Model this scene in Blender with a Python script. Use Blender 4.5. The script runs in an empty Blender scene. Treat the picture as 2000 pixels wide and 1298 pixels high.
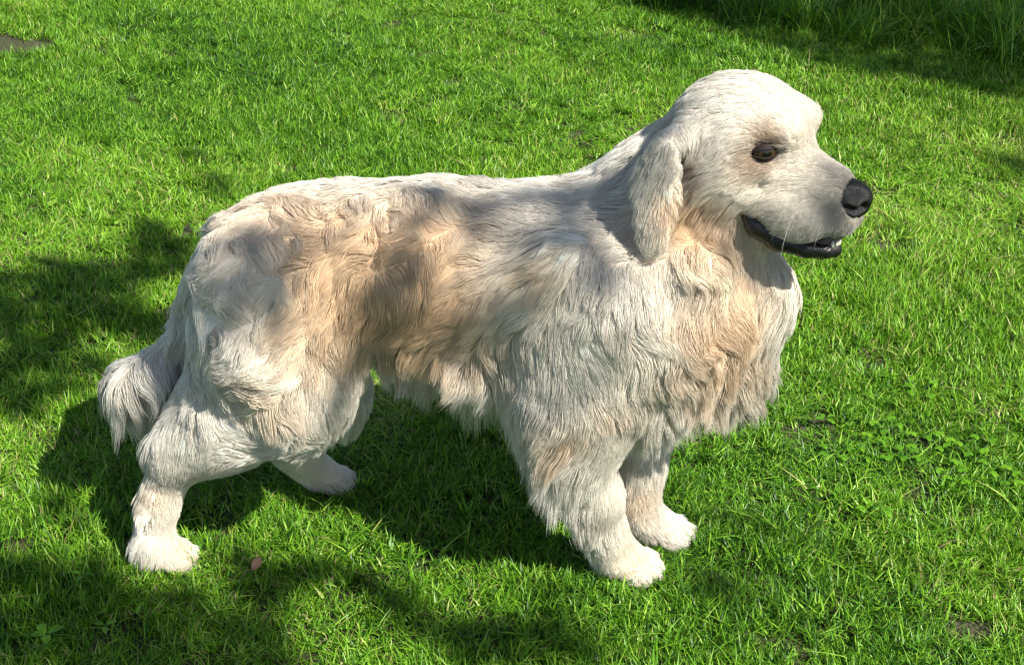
import bpy, math, random
import numpy as np
from mathutils import Vector, Matrix

random.seed(7)
rng = np.random.default_rng(7)
scene = bpy.context.scene
COL = scene.collection

# ------------------------------------------------------------------ camera
CAM_D, CAM_H, PITCH, HFOV = 1.85, 1.36, math.radians(29), math.radians(36)
FPX = 1000 / math.tan(HFOV / 2)
cam_data = bpy.data.cameras.new('camera')
cam_data.sensor_fit = 'HORIZONTAL'
cam_data.angle = HFOV
cam_data.clip_start = 0.05
cam_data.clip_end = 2000
cam = bpy.data.objects.new('camera', cam_data)
COL.objects.link(cam)
cam.location = (0, -CAM_D, CAM_H)
cam.rotation_euler = (math.pi / 2 - PITCH, 0, 0)
scene.camera = cam

# ------------------------------------------------------------------ light
SUN_EL, SUN_AZ = math.radians(47), math.radians(-43)      # azimuth measured from +X towards +Y
SUN = np.array([math.cos(SUN_EL) * math.cos(SUN_AZ), math.cos(SUN_EL) * math.sin(SUN_AZ), math.sin(SUN_EL)])
world = bpy.data.worlds.new('World')
scene.world = world
world.use_nodes = True
wn = world.node_tree
wn.nodes.clear()
sky = wn.nodes.new('ShaderNodeTexSky')
sky.sky_type = 'NISHITA'
sky.sun_disc = False
sky.sun_elevation = SUN_EL
sky.sun_rotation = math.pi / 2 - SUN_AZ
bg = wn.nodes.new('ShaderNodeBackground')
bg.inputs['Strength'].default_value = 0.068
wo = wn.nodes.new('ShaderNodeOutputWorld')
wn.links.new(sky.outputs['Color'], bg.inputs['Color'])
wn.links.new(bg.outputs['Background'], wo.inputs['Surface'])
sun_data = bpy.data.lights.new('sun', 'SUN')
sun_data.energy = 5.0
sun_data.angle = math.radians(0.53)
sun_data.color = (1.0, 0.945, 0.84)
sun = bpy.data.objects.new('sun', sun_data)
COL.objects.link(sun)
sun.rotation_euler = Vector(SUN).to_track_quat('Z', 'Y').to_euler()
sun.location = Vector(SUN) * 12

scene.render.engine = 'CYCLES'
scene.view_settings.view_transform = 'Standard'
scene.view_settings.look = 'None'
scene.view_settings.exposure = 0.74
scene.view_settings.gamma = 1.0
scene.view_settings.use_curve_mapping = False
scene.cycles.use_denoising = True
scene.cycles.use_adaptive_sampling = True
scene.cycles.adaptive_threshold = 0.02
scene.cycles.filter_width = 1.25
scene.cycles.max_bounces = 6
scene.cycles.diffuse_bounces = 3
scene.cycles.transmission_bounces = 4
scene.cycles.transparent_max_bounces = 6

# ------------------------------------------------------------------ helpers
FW = np.array([0, math.cos(PITCH), -math.sin(PITCH)])
UP = np.array([0, math.sin(PITCH), math.cos(PITCH)])
RT = np.array([1.0, 0, 0])
CAMP = np.array([0, -CAM_D, CAM_H])


def ray(px, py):
    return FW + (px - 1000) / FPX * RT + (649 - py) / FPX * UP


def at(px, py, Y):
    """world point on the vertical plane y = Y that the photograph shows at (px, py)"""
    d = ray(px, py)
    return CAMP + d * ((Y + CAM_D) / d[1])


def ground(px, py, z=0.0):
    d = ray(px, py)
    return CAMP + d * ((z - CAM_H) / d[2])


def mid(px):
    return 0.015 - 0.08 * (px - 480) / 770.0


def P(px, py, yr=0.0):
    """a point of the dog, yr metres to the far (+) or near (-) side of its midline"""
    return at(px, py, mid(px) + yr)


def project(p):
    q = np.asarray(p) - CAMP
    z = q @ FW
    return 1000 + FPX * (q @ RT) / z, 649 - FPX * (q @ UP) / z


def link(o, parent=None):
    COL.objects.link(o)
    if parent is not None:
        o.parent = parent
    return o


def mesh_obj(name, verts, faces, mat, parent=None, smooth=True):
    me = bpy.data.meshes.new(name)
    me.from_pydata([tuple(map(float, v)) for v in verts], [], [tuple(map(int, f)) for f in faces])
    if smooth:
        me.polygons.foreach_set('use_smooth', [True] * len(me.polygons))
    me.update()
    if mat:
        me.materials.append(mat)
    return link(bpy.data.objects.new(name, me), parent)


def tag(o, label=None, cat=None, group=None, kind=None):
    if label: o['label'] = label
    if cat: o['category'] = cat
    if group: o['group'] = group
    if kind: o['kind'] = kind
    return o


def new_mat(name):
    m = bpy.data.materials.new(name)
    m.use_nodes = True
    nt = m.node_tree
    nt.nodes.clear()
    out = nt.nodes.new('ShaderNodeOutputMaterial')
    return m, nt, out


def node(nt, kind, **kw):
    n = nt.nodes.new(kind)
    for k, v in kw.items():
        if k in n.inputs.keys():
            n.inputs[k].default_value = v
        else:
            setattr(n, k, v)
    return n


def simple_mat(name, col, rough=0.5, spec=0.5, noise=0.0, scale=60, bump=0.0, coat=0.0):
    m, nt, out = new_mat(name)
    b = node(nt, 'ShaderNodeBsdfPrincipled', Roughness=rough)
    b.inputs['Specular IOR Level'].default_value = spec
    b.inputs['Coat Weight'].default_value = coat
    b.inputs['Coat Roughness'].default_value = 0.12
    tc = node(nt, 'ShaderNodeTexCoord')
    nz = node(nt, 'ShaderNodeTexNoise', Scale=scale, Detail=5)
    nt.links.new(tc.outputs['Object'], nz.inputs['Vector'])
    mx = node(nt, 'ShaderNodeMix', data_type='RGBA', blend_type='MIX')
    mx.inputs[6].default_value = tuple(c * (1 - noise) for c in col) + (1,)
    mx.inputs[7].default_value = tuple(min(1, c * (1 + noise)) for c in col) + (1,)
    nt.links.new(nz.outputs['Fac'], mx.inputs['Factor'])
    nt.links.new(mx.outputs[2], b.inputs['Base Color'])
    if bump:
        bp = node(nt, 'ShaderNodeBump', Strength=bump, Distance=0.002)
        vz = node(nt, 'ShaderNodeTexVoronoi', Scale=scale * 4)
        nt.links.new(tc.outputs['Object'], vz.inputs['Vector'])
        nt.links.new(vz.outputs['Distance'], bp.inputs['Height'])
        nt.links.new(bp.outputs['Normal'], b.inputs['Normal'])
    nt.links.new(b.outputs[0], out.inputs['Surface'])
    return m


# ------------------------------------------------------------------ implicit surfaces
class Field:
    """a signed distance grid built from smoothly united round cones and ellipsoids"""
    def __init__(self, lo, hi, h, cap=0.1):
        self.lo = np.array(lo, float)
        self.h = h
        self.n = np.ceil((np.array(hi) - self.lo) / h).astype(int) + 1
        self.d = np.full(tuple(self.n), cap, np.float32)
        self.ax = [self.lo[i] + h * np.arange(self.n[i]) for i in range(3)]

    def _box(self, lo, hi, pad):
        a = np.clip(np.floor((np.array(lo) - pad - self.lo) / self.h).astype(int), 0, self.n - 1)
        b = np.clip(np.ceil((np.array(hi) + pad - self.lo) / self.h).astype(int) + 1, 1, self.n)
        sl = tuple(slice(a[i], b[i]) for i in range(3))
        X = self.ax[0][sl[0]].astype(np.float32)[:, None, None]
        Y = self.ax[1][sl[1]].astype(np.float32)[None, :, None]
        Z = self.ax[2][sl[2]].astype(np.float32)[None, None, :]
        return sl, X, Y, Z

    def _merge(self, sl, v, k, sub):
        a = self.d[sl]
        if sub:
            v = -v
            h = np.maximum(k - np.abs(a - v), 0) / k
            self.d[sl] = np.maximum(a, v) + h * h * k * 0.25
        else:
            h = np.maximum(k - np.abs(a - v), 0) / k
            self.d[sl] = np.minimum(a, v) - h * h * k * 0.25

    def cone(self, a, b, ra, rb, k=0.03, ys=1.0, sub=False):
        a, b = np.array(a, float), np.array(b, float)
        R = max(ra, rb) * max(1, ys)
        sl, X, Y, Z = self._box(np.minimum(a, b) - R, np.maximum(a, b) + R, 0.09)
        ab = b - a
        ab2 = np.array([ab[0], ab[1] / ys, ab[2]])
        L = max(float(ab2 @ ab2), 1e-9)
        qx, qy, qz = X - a[0], (Y - a[1]) / ys, Z - a[2]
        t = np.clip((qx * ab2[0] + qy * ab2[1] + qz * ab2[2]) / L, 0, 1)
        v = np.sqrt((qx - t * ab2[0]) ** 2 + (qy - t * ab2[1]) ** 2 + (qz - t * ab2[2]) ** 2) - (ra + (rb - ra) * t)
        self._merge(sl, (v * min(1.0, ys)).astype(np.float32), k, sub)

    def chain(self, pts, k=0.03, ys=1.0):
        for (a, ra), (b, rb) in zip(pts[:-1], pts[1:]):
            self.cone(a, b, ra, rb, k, ys)

    def ell(self, c, r, k=0.03, rot=None, sub=False):
        c, r = np.array(c, float), np.array(r, float)
        R = r.max()
        sl, X, Y, Z = self._box(c - R, c + R, 0.09)
        q = [X - c[0], Y - c[1], Z - c[2]]
        if rot is not None:                     # rows of rot are the ellipsoid's own axes
            q = [rot[i][0] * q[0] + rot[i][1] * q[1] + rot[i][2] * q[2] for i in range(3)]
        k0 = np.sqrt(sum((q[i] / r[i]) ** 2 for i in range(3)))
        k1 = np.sqrt(sum((q[i] / r[i] ** 2) ** 2 for i in range(3))) + 1e-6
        v = k0 * (k0 - 1) / k1
        self._merge(sl, v.astype(np.float32), k, sub)

    def sample(self, p):
        g = (p - self.lo) / self.h
        g = np.clip(g, 0, self.n - 1.001)
        i = g.astype(int)
        f = (g - i)
        d = self.d
        x, y, z = i[:, 0], i[:, 1], i[:, 2]
        fx, fy, fz = f[:, 0], f[:, 1], f[:, 2]
        c00 = d[x, y, z] * (1 - fx) + d[x + 1, y, z] * fx
        c10 = d[x, y + 1, z] * (1 - fx) + d[x + 1, y + 1, z] * fx
        c01 = d[x, y, z + 1] * (1 - fx) + d[x + 1, y, z + 1] * fx
        c11 = d[x, y + 1, z + 1] * (1 - fx) + d[x + 1, y + 1, z + 1] * fx
        return (c00 * (1 - fy) + c10 * fy) * (1 - fz) + (c01 * (1 - fy) + c11 * fy) * fz

    def grad(self, p, e=None):
        e = e or self.h
        g = np.empty_like(p)
        for i in range(3):
            o = np.zeros(3); o[i] = e
            g[:, i] = self.sample(p + o) - self.sample(p - o)
        return g / (np.linalg.norm(g, axis=1, keepdims=True) + 1e-9)

    def mesh(self):
        """surface nets"""
        d, n = self.d, self.n
        s = d < 0
        nc = n - 1
        acc = np.zeros(tuple(nc) + (3,), np.float32)
        cnt = np.zeros(tuple(nc), np.float32)
        for axis in range(3):
            sl0 = [slice(None)] * 3; sl1 = [slice(None)] * 3
            sl0[axis] = slice(0, -1); sl1[axis] = slice(1, None)
            a, b = d[tuple(sl0)], d[tuple(sl1)]
            cr = (a < 0) != (b < 0)
            ix = np.argwhere(cr)
            av, bv = a[cr], b[cr]
            t = av / (av - bv)
            pos = ix.astype(np.float32)
            pos[:, axis] += t
            o1, o2 = [q for q in range(3) if q != axis]
            for u in (0, -1):
                for w in (0, -1):
                    c = ix.copy()
                    c[:, o1] += u; c[:, o2] += w
                    ok = np.all((c >= 0) & (c < nc), axis=1)
                    cc = c[ok]
                    np.add.at(acc, (cc[:, 0], cc[:, 1], cc[:, 2]), pos[ok])
                    np.add.at(cnt, (cc[:, 0], cc[:, 1], cc[:, 2]), 1)
        act = cnt > 0
        idx = np.full(tuple(nc), -1, np.int64)
        idx[act] = np.arange(act.sum())
        verts = self.lo + self.h * (acc[act] / cnt[act][:, None])
        faces = []
        for axis in range(3):
            sl0 = [slice(None)] * 3; sl1 = [slice(None)] * 3
            sl0[axis] = slice(0, -1); sl1[axis] = slice(1, None)
            a, b = s[tuple(sl0)], s[tuple(sl1)]
            ix = np.argwhere(a != b)
            ins = a[a != b]
            o1, o2 = (axis + 1) % 3, (axis + 2) % 3
            q = []
            ok = np.ones(len(ix), bool)
            for u, w in ((0, 0), (-1, 0), (-1, -1), (0, -1)):
                c = ix.copy(); c[:, o1] += u; c[:, o2] += w
                ok &= np.all((c >= 0) & (c < nc), axis=1)
                q.append(c)
            f = np.stack([idx[tuple(np.clip(c, 0, nc - 1).T)] for c in q], 1)
            ins, f = ins[ok], f[ok]
            f[~ins] = f[~ins][:, ::-1]
            faces.append(f)
        return verts.astype(float), np.concatenate(faces)

    def hit(self, px, py):
        d = ray(px, py); d = d / np.linalg.norm(d)
        t = 1.2
        for _ in range(400):
            p = CAMP + d * t
            if np.any(p < self.lo) or np.any(p > self.lo + self.h * (self.n - 1)):
                t += 0.01
                if t > 3.5: return None
                continue
            v = float(self.sample(p[None])[0])
            if v < 0.0008: return p
            t += max(0.0008, v * 0.7)
        return None

# ------------------------------------------------------------------ the dog's body
YAW, HPITCH, HROLL = math.radians(-31), math.radians(4), math.radians(4)
_f = np.array([math.cos(YAW) * math.cos(HPITCH), math.sin(YAW) * math.cos(HPITCH), -math.sin(HPITCH)])
_l = np.array([-math.sin(YAW), math.cos(YAW), -math.tan(HROLL)]); _l /= np.linalg.norm(_l)
_u = np.cross(_f, _l); _u /= np.linalg.norm(_u)
_l = np.cross(_u, _f)
HROT = np.array([_f, _l, _u])
EYE_L = np.array([0.052, -0.049, 0.010])
HEAD_O = at(1490, 294, mid(1490) - 0.072) - EYE_L @ HROT + np.array([.004, 0, 0])


def H(f, l, u):
    return HEAD_O + np.array([f, l, u]) @ HROT


def build_body(h):
    F = Field((-0.62, -0.34, -0.01), (0.56, 0.30, 0.80), h)
    # trunk
    F.chain([(P(505, 515), .058), (P(570, 505), .078), (P(700, 512), .090), (P(860, 522), .100), (P(1030, 540), .104),
             (P(1180, 562), .110), (P(1290, 570), .105)], k=.05, ys=1.05)
    F.cone(P(1290, 590), P(1395, 645), .10, .068, .06)            # forechest
    F.cone(P(1395, 600), P(1435, 730), .055, .030, .05)            # apron of the chest
    F.cone(P(1180, 470), P(1100, 465), .055, .048, .06)             # withers
    F.cone(P(900, 600), P(1150, 690), .07, .085, .06)             # brisket
    # neck
    F.chain([(P(1232, 520, .01), .086), (P(1308, 408, .03), .079), (H(-.045, .01, -.040), .062)], k=.06)
    F.cone(P(1340, 560, .01), H(.0, .005, -.078), .078, .046, .06)      # throat
    F.cone(P(1420, 570, -.01), P(1490, 570, -.01), .06, .038, .05)
    # tufts of ruff on the near side of the neck and shoulder
    F.ell(P(1228, 612, -.120), (.037, .027, .050), .016)
    F.ell(P(1348, 530, -.096), (.046, .026, .031), .022)
    F.ell(P(1110, 590, -.110), (.05, .03, .085), .05)
    # skull
    F.ell(H(.003, 0, .016), (.079, .069, .058), .03, HROT)
    for s in (-1, 1):
        F.ell(H(-.004, s * .045, -.032), (.058, .033, .054), .025, HROT)          # cheek
        F.ell(H(.060, s * .037, .032), (.021, .019, .0170), .016, HROT)         # brow
        F.ell(H(.046, s * .050, -.014), (.024, .014, .010), .012, HROT)       # below the eye
        F.cone(H(.062, s * .020, -.052), H(.140, s * .0135, -.058), .031, .0215, .016)   # flews
        F.ell(H(.090, s * .037, -.070), (.042, .0135, .023), .014, HROT)
    F.ell(H(.042, 0, .006), (.034, .036, .032), .02, HROT)                    # stop
    F.cone(H(.055, 0, -.016), H(.122, 0, -.032), .033, .0255, .02)
    for s in (-1, 1):
        F.cone(H(.062, s * .018, -.020), H(.124, s * .0135, -.031), .0215, .0185, .012)            # bridge
    F.cone(H(.01, 0, -.088), H(.128, 0, -.103), .036, .0145, .02)             # lower jaw
    for s in (-1, 1):
        F.cone(H(.034, s * .050, -.070), H(.085, s * .040, -.098), .005, .005, .006, sub=True)   # line of the mouth
        F.cone(H(.085, s * .040, -.098), H(.165, s * .012, -.088), .005, .006, .006, sub=True)
        F.ell(H(.054, s * .053, .009), (.0185, .013, .0105), .006, HROT, sub=True)               # eye sockets
    # ears: hanging flaps
    for s in (-1, 1):
        tilt = np.array([HROT[0], HROT[1] * math.cos(.12) + s * HROT[2] * math.sin(.12), HROT[2] * math.cos(.12) - s * HROT[1] * math.sin(.12)])
        F.cone(H(-.038, s * .058, .014), H(-.052, s * .100, -.002), .018, .014, .016)
        F.ell(H(-.050, s * .112, -.032), (.030, .0055, .043), .010, tilt)
        F.ell(H(-.045, s * .119, -.070), (.0265, .0055, .036), .008, tilt)
        F.ell(H(-.039, s * .124, -.100), (.0180, .0055, .026), .008, tilt)
    # near front leg
    F.chain([(P(1190, 590, -.085), .075), (P(1110, 770, -.085), .066), (P(1128, 860, -.08), .046), (P(1168, 970, -.06), .027),
             (P(1182, 1040, -.045), .023), (P(1192, 1080, -.042), .024)], k=.03)
    F.cone(P(1300, 640, -.07), P(1180, 780, -.07), .07, .06, .05)             # upper arm
    # far front leg
    F.chain([(P(1270, 640, .07), .07), (P(1215, 800, .07), .055), (P(1238, 880, .06), .036), (P(1244, 960, .045), .024),
             (P(1248, 1010, .042), .022)], k=.03)
    # near hind leg
    F.chain([(P(500, 555, -.055), .080), (P(530, 680, -.080), .075), (P(575, 785, -.09), .054), (P(455, 838, -.085), .044), (P(395, 866, -.085), .034),
             (P(345, 892, -.085), .0255), (P(312, 985, -.09), .0165), (P(306, 1050, -.095), .0175)], k=.04)
    F.cone(P(468, 610, -.05), P(426, 780, -.075), .050, .034, .05)
    F.cone(P(420, 780, -.075), P(350, 862, -.08), .034, .022, .04)            # back of the thigh
    F.cone(P(620, 620, -.07), P(640, 735, -.075), .050, .028, .05)            # flank fold
    F.cone(P(352, 885, -.085), P(314, 888, -.085), .024, .011, .02)           # heel
    # far hind leg
    F.chain([(P(540, 560, .055), .078), (P(600, 700, .075), .065), (P(640, 770, .09), .05), (P(560, 845, .09), .030),
             (P(590, 890, .095), .020), (P(608, 918, .10), .019)], k=.04)
    # tail
    F.chain([(P(460, 505, 0), .036), (P(408, 565, 0), .024), (P(374, 650, 0), .019), (P(305, 722, -.02), .018), (P(232, 745, -.035), .015)], k=.03)
    # paws
    def paw(g, ang, s):
        c, sn = math.cos(ang), math.sin(ang)
        R = np.array([[c, sn, 0], [-sn, c, 0], [0, 0, 1]])
        w = lambda a, b, z: np.array([g[0], g[1], 0]) + np.array([a * s, b * s, z * s]) @ R
        F.ell(w(.004, 0, .020), (.040 * s, .028 * s, .019 * s), .02, R)
        F.cone(w(-.006, 0, .050), w(.028, 0, .022), .021 * s, .016 * s, .02)
        for i, b in enumerate((-.026, -.0092, .0092, .026)):
            a = .042 if i in (1, 2) else .031
            F.ell(w(a, b, .016), (.021 * s, .0090 * s, .0150 * s), .0025, R)
    for g, ang, s in PAWS:
        paw(g, ang, s)
    return F


PAWS = [(ground(1208, 1096, .02), math.radians(-18), 1.0), (ground(1276, 1032, .02), math.radians(-5), .92),
        (ground(310, 1082, .02), math.radians(8), .86), (ground(630, 932, .02), math.radians(3), .80)]
BODY = build_body(0.005)
bv, bf = BODY.mesh()

# ------------------------------------------------------------------ the dog: materials
def fur_material(name, hair):
    m, nt, out = new_mat(name)
    a = node(nt, 'ShaderNodeAttribute', attribute_name='coat')
    d = node(nt, 'ShaderNodeBsdfPrincipled', Roughness=0.55 if hair else 0.9)
    d.inputs['Specular IOR Level'].default_value = 0.25 if hair else 0.1
    nt.links.new(a.outputs['Color'], d.inputs['Base Color'])
    if not hair:
        nt.links.new(d.outputs[0], out.inputs['Surface'])
        return m
    t = node(nt, 'ShaderNodeBsdfTranslucent')
    nt.links.new(a.outputs['Color'], t.inputs['Color'])
    mx = node(nt, 'ShaderNodeMixShader', Fac=0.30)
    nt.links.new(d.outputs[0], mx.inputs[1])
    nt.links.new(t.outputs[0], mx.inputs[2])
    nt.links.new(mx.outputs[0], out.inputs['Surface'])
    return m


M_SKIN = fur_material('dog_skin', False)
M_FUR = fur_material('dog_fur', True)
M_NOSE = simple_mat('nose_leather', (.006, .006, .007), .38, .45, .4, 250, .4)
M_LIP = simple_mat('black_lip', (.010, .009, .010), .35, .5, .4, 120, .25)
M_LID = simple_mat('eyelid_skin', (.020, .012, .010), .65, .25, .4, 300, .2)
M_TONGUE = simple_mat('tongue', (.50, .20, .20), .35, .5, .15, 200, .3)
M_TOOTH = simple_mat('tooth', (.75, .70, .58), .3, .5, .05)

# coat colours
CREAM = np.array([.85, .81, .735])
APRICOT = np.array([.76, .55, .34])
GREY = np.array([.26, .24, .22])
BROWN = np.array([.22, .12, .065])


def surf(px, py, yr=-0.09):
    p = BODY.hit(px, py)
    return P(px, py, yr) if p is None else p


BLOBS = []      # (centre, radius, colour, strength)
for px, py, r, s in [(680, 470, 95, .75), (640, 560, 90, .6), (870, 500, 90, .75), (850, 620, 105, .9), (740, 610, 90, .8), (960, 352, 70, .5),
                     (600, 650, 70, .4), (1065, 530, 45, .5), (1400, 700, 105, .6), (1450, 600, 80, .55), (1380, 620, 60, .4), (1350, 420, 55, .85), (1500, 272, 22, .6), (1470, 325, 30, .45),
                     (1100, 860, 40, .6), (530, 790, 60, .4), (290, 950, 45, .35), (1390, 470, 60, .55), (560, 420, 60, .35), (1250, 960, 60, .35), (480, 420, 70, .3),
                     (1312, 410, 34, .5), (1240, 1090, 40, .3), (360, 1075, 30, .4), (1500, 700, 60, .4), (1190, 800, 40, .3)]:
    BLOBS.append((surf(px, py), r / 1480, APRICOT, s))
for px, py, r, s in [(1635, 342, 32, .35), (1590, 335, 40, .12), (1640, 425, 30, .35), (1560, 445, 24, .12)]:
    BLOBS.append((surf(px, py), r / 1550, GREY, s))
for s in (-1, 1):
    BLOBS.append((H(.059, s * .060, .010), .0195, BROWN * .6, .95))
    BLOBS.append((H(.030, s * .057, .002), .012, BROWN, .5))
    BLOBS.append((H(-.026, s * .072, -.020), .020, BROWN, .6))  # shadowed gap between ear and cheek, painted brown into the coat
BLOBS.append((H(.150, 0, -.04), .030, GREY * .25, .97))
BLOBS.append((H(.12, 0, -.105), .03, GREY * .3, .9))


def coat_colour(p):
    c = np.tile(CREAM, (len(p), 1))
    for q, r, col, s in BLOBS:
        w = s * np.exp(-(((p - q) / r) ** 2).sum(1) * 0.8)
        c = c + (col - c) * w[:, None]
    return c


dog = bpy.data.objects.new('dog', None)
link(dog)
dog.empty_display_size = 0.1
tag(dog, 'cream golden retriever with long feathered coat standing side-on across the lawn', 'dog')

body = mesh_obj('body', bv, bf, M_SKIN, dog)
ca = body.data.color_attributes.new('coat', 'FLOAT_COLOR', 'POINT')
cc = np.ones((len(bv), 4)); cc[:, :3] = coat_colour(bv) * np.array([.85, .80, .74])
ca.data.foreach_set('color', cc.ravel())


def field_part(name, lo, hi, h, fill, mat, parent):
    F = Field(lo, hi, h, cap=.03)
    fill(F)
    v, f = F.mesh()
    return mesh_obj(name, v, f, mat, parent)


# nose leather
def fill_nose(F):
    F.ell(H(.142, 0, -.0330), (.030, .0245, .0190), .006, HROT)
    F.cone(H(.158, 0, -.045), H(.150, 0, -.062), .0105, .006, .010)
    for s in (-1, 1):
        F.ell(H(.146, s * .0165, -.042), (.021, .0110, .013), .007, HROT)
        F.ell(H(.1690, s * .0115, -.0390), (.010, .0062, .0062), .003, HROT, sub=True)
        F.cone(H(.166, s * .0180, -.0425), H(.148, s * .0300, -.0395), .0048, .0034, .003, sub=True)
    F.cone(H(.1745, 0, -.030), H(.170, 0, -.062), .0012, .0012, .003, sub=True)
no = H(.15, 0, -.04)
field_part('nose', no - .04, no + .04, .0012, fill_nose, M_NOSE, dog)


# lips
LOWER = [((.036, .043, -.070), .008), ((.054, .0385, -.087), .0140), ((.080, .031, -.099), .0145), ((.112, .022, -.104), .0110), ((.134, .010, -.105), .0078), ((.140, 0, -.105), .0078)]
UPPER = [((.038, .046, -.066), .0060), ((.060, .044, -.083), .0055), ((.092, .036, -.0905), .0045), ((.125, .025, -.0835), .0045), ((.147, .012, -.0785), .0040), ((.151, 0, -.076), .0040)]
def lip(pts):
    def fill(F):
        for s in (-1, 1):
            F.chain([(H(p[0], s * p[1], p[2]), r) for p, r in pts], k=.006)
    return fill
lo_, hi_ = H(.09, 0, -.09) - .11, H(.09, 0, -.09) + .11
field_part('lower_lip', lo_, hi_, .002, lip(LOWER), M_LIP, dog)
field_part('upper_lip', lo_, hi_, .002, lip(UPPER), M_LIP, dog)
tg = H(.113, 0, -.0935)
field_part('tongue', tg - .045, tg + .045, .0015, lambda F: F.ell(tg, (.030, .016, .005), .004, HROT), M_TONGUE, dog)
for i, (a, l) in enumerate([(.1395, -.0095), (.1430, -.0050), (.1440, 0), (.1430, .0050), (.1395, .0095)]):
    big = i > 3
    c = H(a, l, -.0945)
    r = (.0022, .0022, .0045) if not big else (.0028, .0028, .0085)
    field_part('tooth', c - .012, c + .012, .0009, lambda F: F.ell(c, r, .002, HROT), M_TOOTH, dog)


# eyes
def eye_material():
    m, nt, out = new_mat('eye')
    b = node(nt, 'ShaderNodeBsdfPrincipled', Roughness=.06)
    b.inputs['Coat Weight'].default_value = 1.0
    b.inputs['Coat Roughness'].default_value = .02
    at_ = node(nt, 'ShaderNodeAttribute', attribute_name='iris')
    rp = node(nt, 'ShaderNodeValToRGB')
    e = rp.color_ramp.elements
    e[0].position, e[0].color = 0.0, (.003, .002, .002, 1)
    e[1].position, e[1].color = 1.0, (.05, .03, .025, 1)
    for pos, col in ((.30, (.003, .002, .002, 1)), (.34, (.035, .015, .007, 1)), (.58, (.062, .028, .012, 1)), (.66, (.02, .010, .006, 1)), (.72, (.12, .08, .07, 1))):
        k = e.new(pos); k.color = col
    nt.links.new(at_.outputs['Fac'], rp.inputs['Fac'])
    nt.links.new(rp.outputs['Color'], b.inputs['Base Color'])
    nt.links.new(b.outputs[0], out.inputs['Surface'])
    return m


M_EYE = eye_material()
EYES = []
for s in (-1, 1):
    c = H(.0470, s * .0468, .0095)
    o = np.array([.62, s * .78, .04]) @ HROT; o /= np.linalg.norm(o)
    hx = np.cross(HROT[2], o); hx /= np.linalg.norm(hx)
    vy = np.cross(o, hx)
    tl = math.radians(-10) * s
    hx, vy = hx * math.cos(tl) + vy * math.sin(tl), vy * math.cos(tl) - hx * math.sin(tl)
    r = .0165
    vs, fs, iris = [], [], []
    n1, n2 = 32, 18
    for j in range(n2 + 1):
        th = math.pi * j / n2
        for i in range(n1):
            ph = 2 * math.pi * i / n1
            bulge = 1 + .05 * math.exp(-(th / .55) ** 2)
            vs.append(c + r * bulge * (math.cos(th) * o + math.sin(th) * (math.cos(ph) * hx + math.sin(ph) * vy)))
            iris.append(min(1, th / 1.0))
    for j in range(n2):
        for i in range(n1):
            fs.append((j * n1 + i, j * n1 + (i + 1) % n1, (j + 1) * n1 + (i + 1) % n1, (j + 1) * n1 + i))
    eye = mesh_obj('eye', vs, fs, M_EYE, dog)
    ia = eye.data.attributes.new('iris', 'FLOAT', 'POINT')
    ia.data.foreach_set('value', iris)
    # lids: almond rims that ride on the eyeball
    EYES.append((c, o, hx, vy, r))
    for nm, sg, edge in (('upper_eyelid', 1, 19), ('lower_eyelid', -1, 13)):
        vs, fs = [], []
        nu, nv = 26, 9
        for i in range(nu + 1):
            u = -1 + 2 * i / nu
            th = math.radians(66) * u
            e0 = math.radians(edge) * (1 - abs(u) ** 1.7) * sg - math.radians(2)
            wid = math.radians(24 if sg > 0 else 20) * (1 - abs(u) ** 2.5) + math.radians(5)
            for j in range(nv + 1):
                t = j / nv
                if t < .35:
                    q = t / .35
                    ph, rr = e0 - sg * math.radians(1.5) * (1 - q), r * (1.03 + .09 * math.sin(q * math.pi / 2))
                else:
                    q = (t - .35) / .65
                    ph, rr = e0 + sg * wid * q, r * (1.12 - .08 * q * q)
                dvec = math.cos(ph) * (math.cos(th) * o + math.sin(th) * hx) + math.sin(ph) * vy
                vs.append(c + rr * dvec * (1 + .06 * u * u))
        for i in range(nu):
            for j in range(nv):
                a = i * (nv + 1) + j
                fs.append((a, a + 1, a + nv + 2, a + nv + 1))
        mesh_obj(nm, vs, fs, M_LID, eye)

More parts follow.
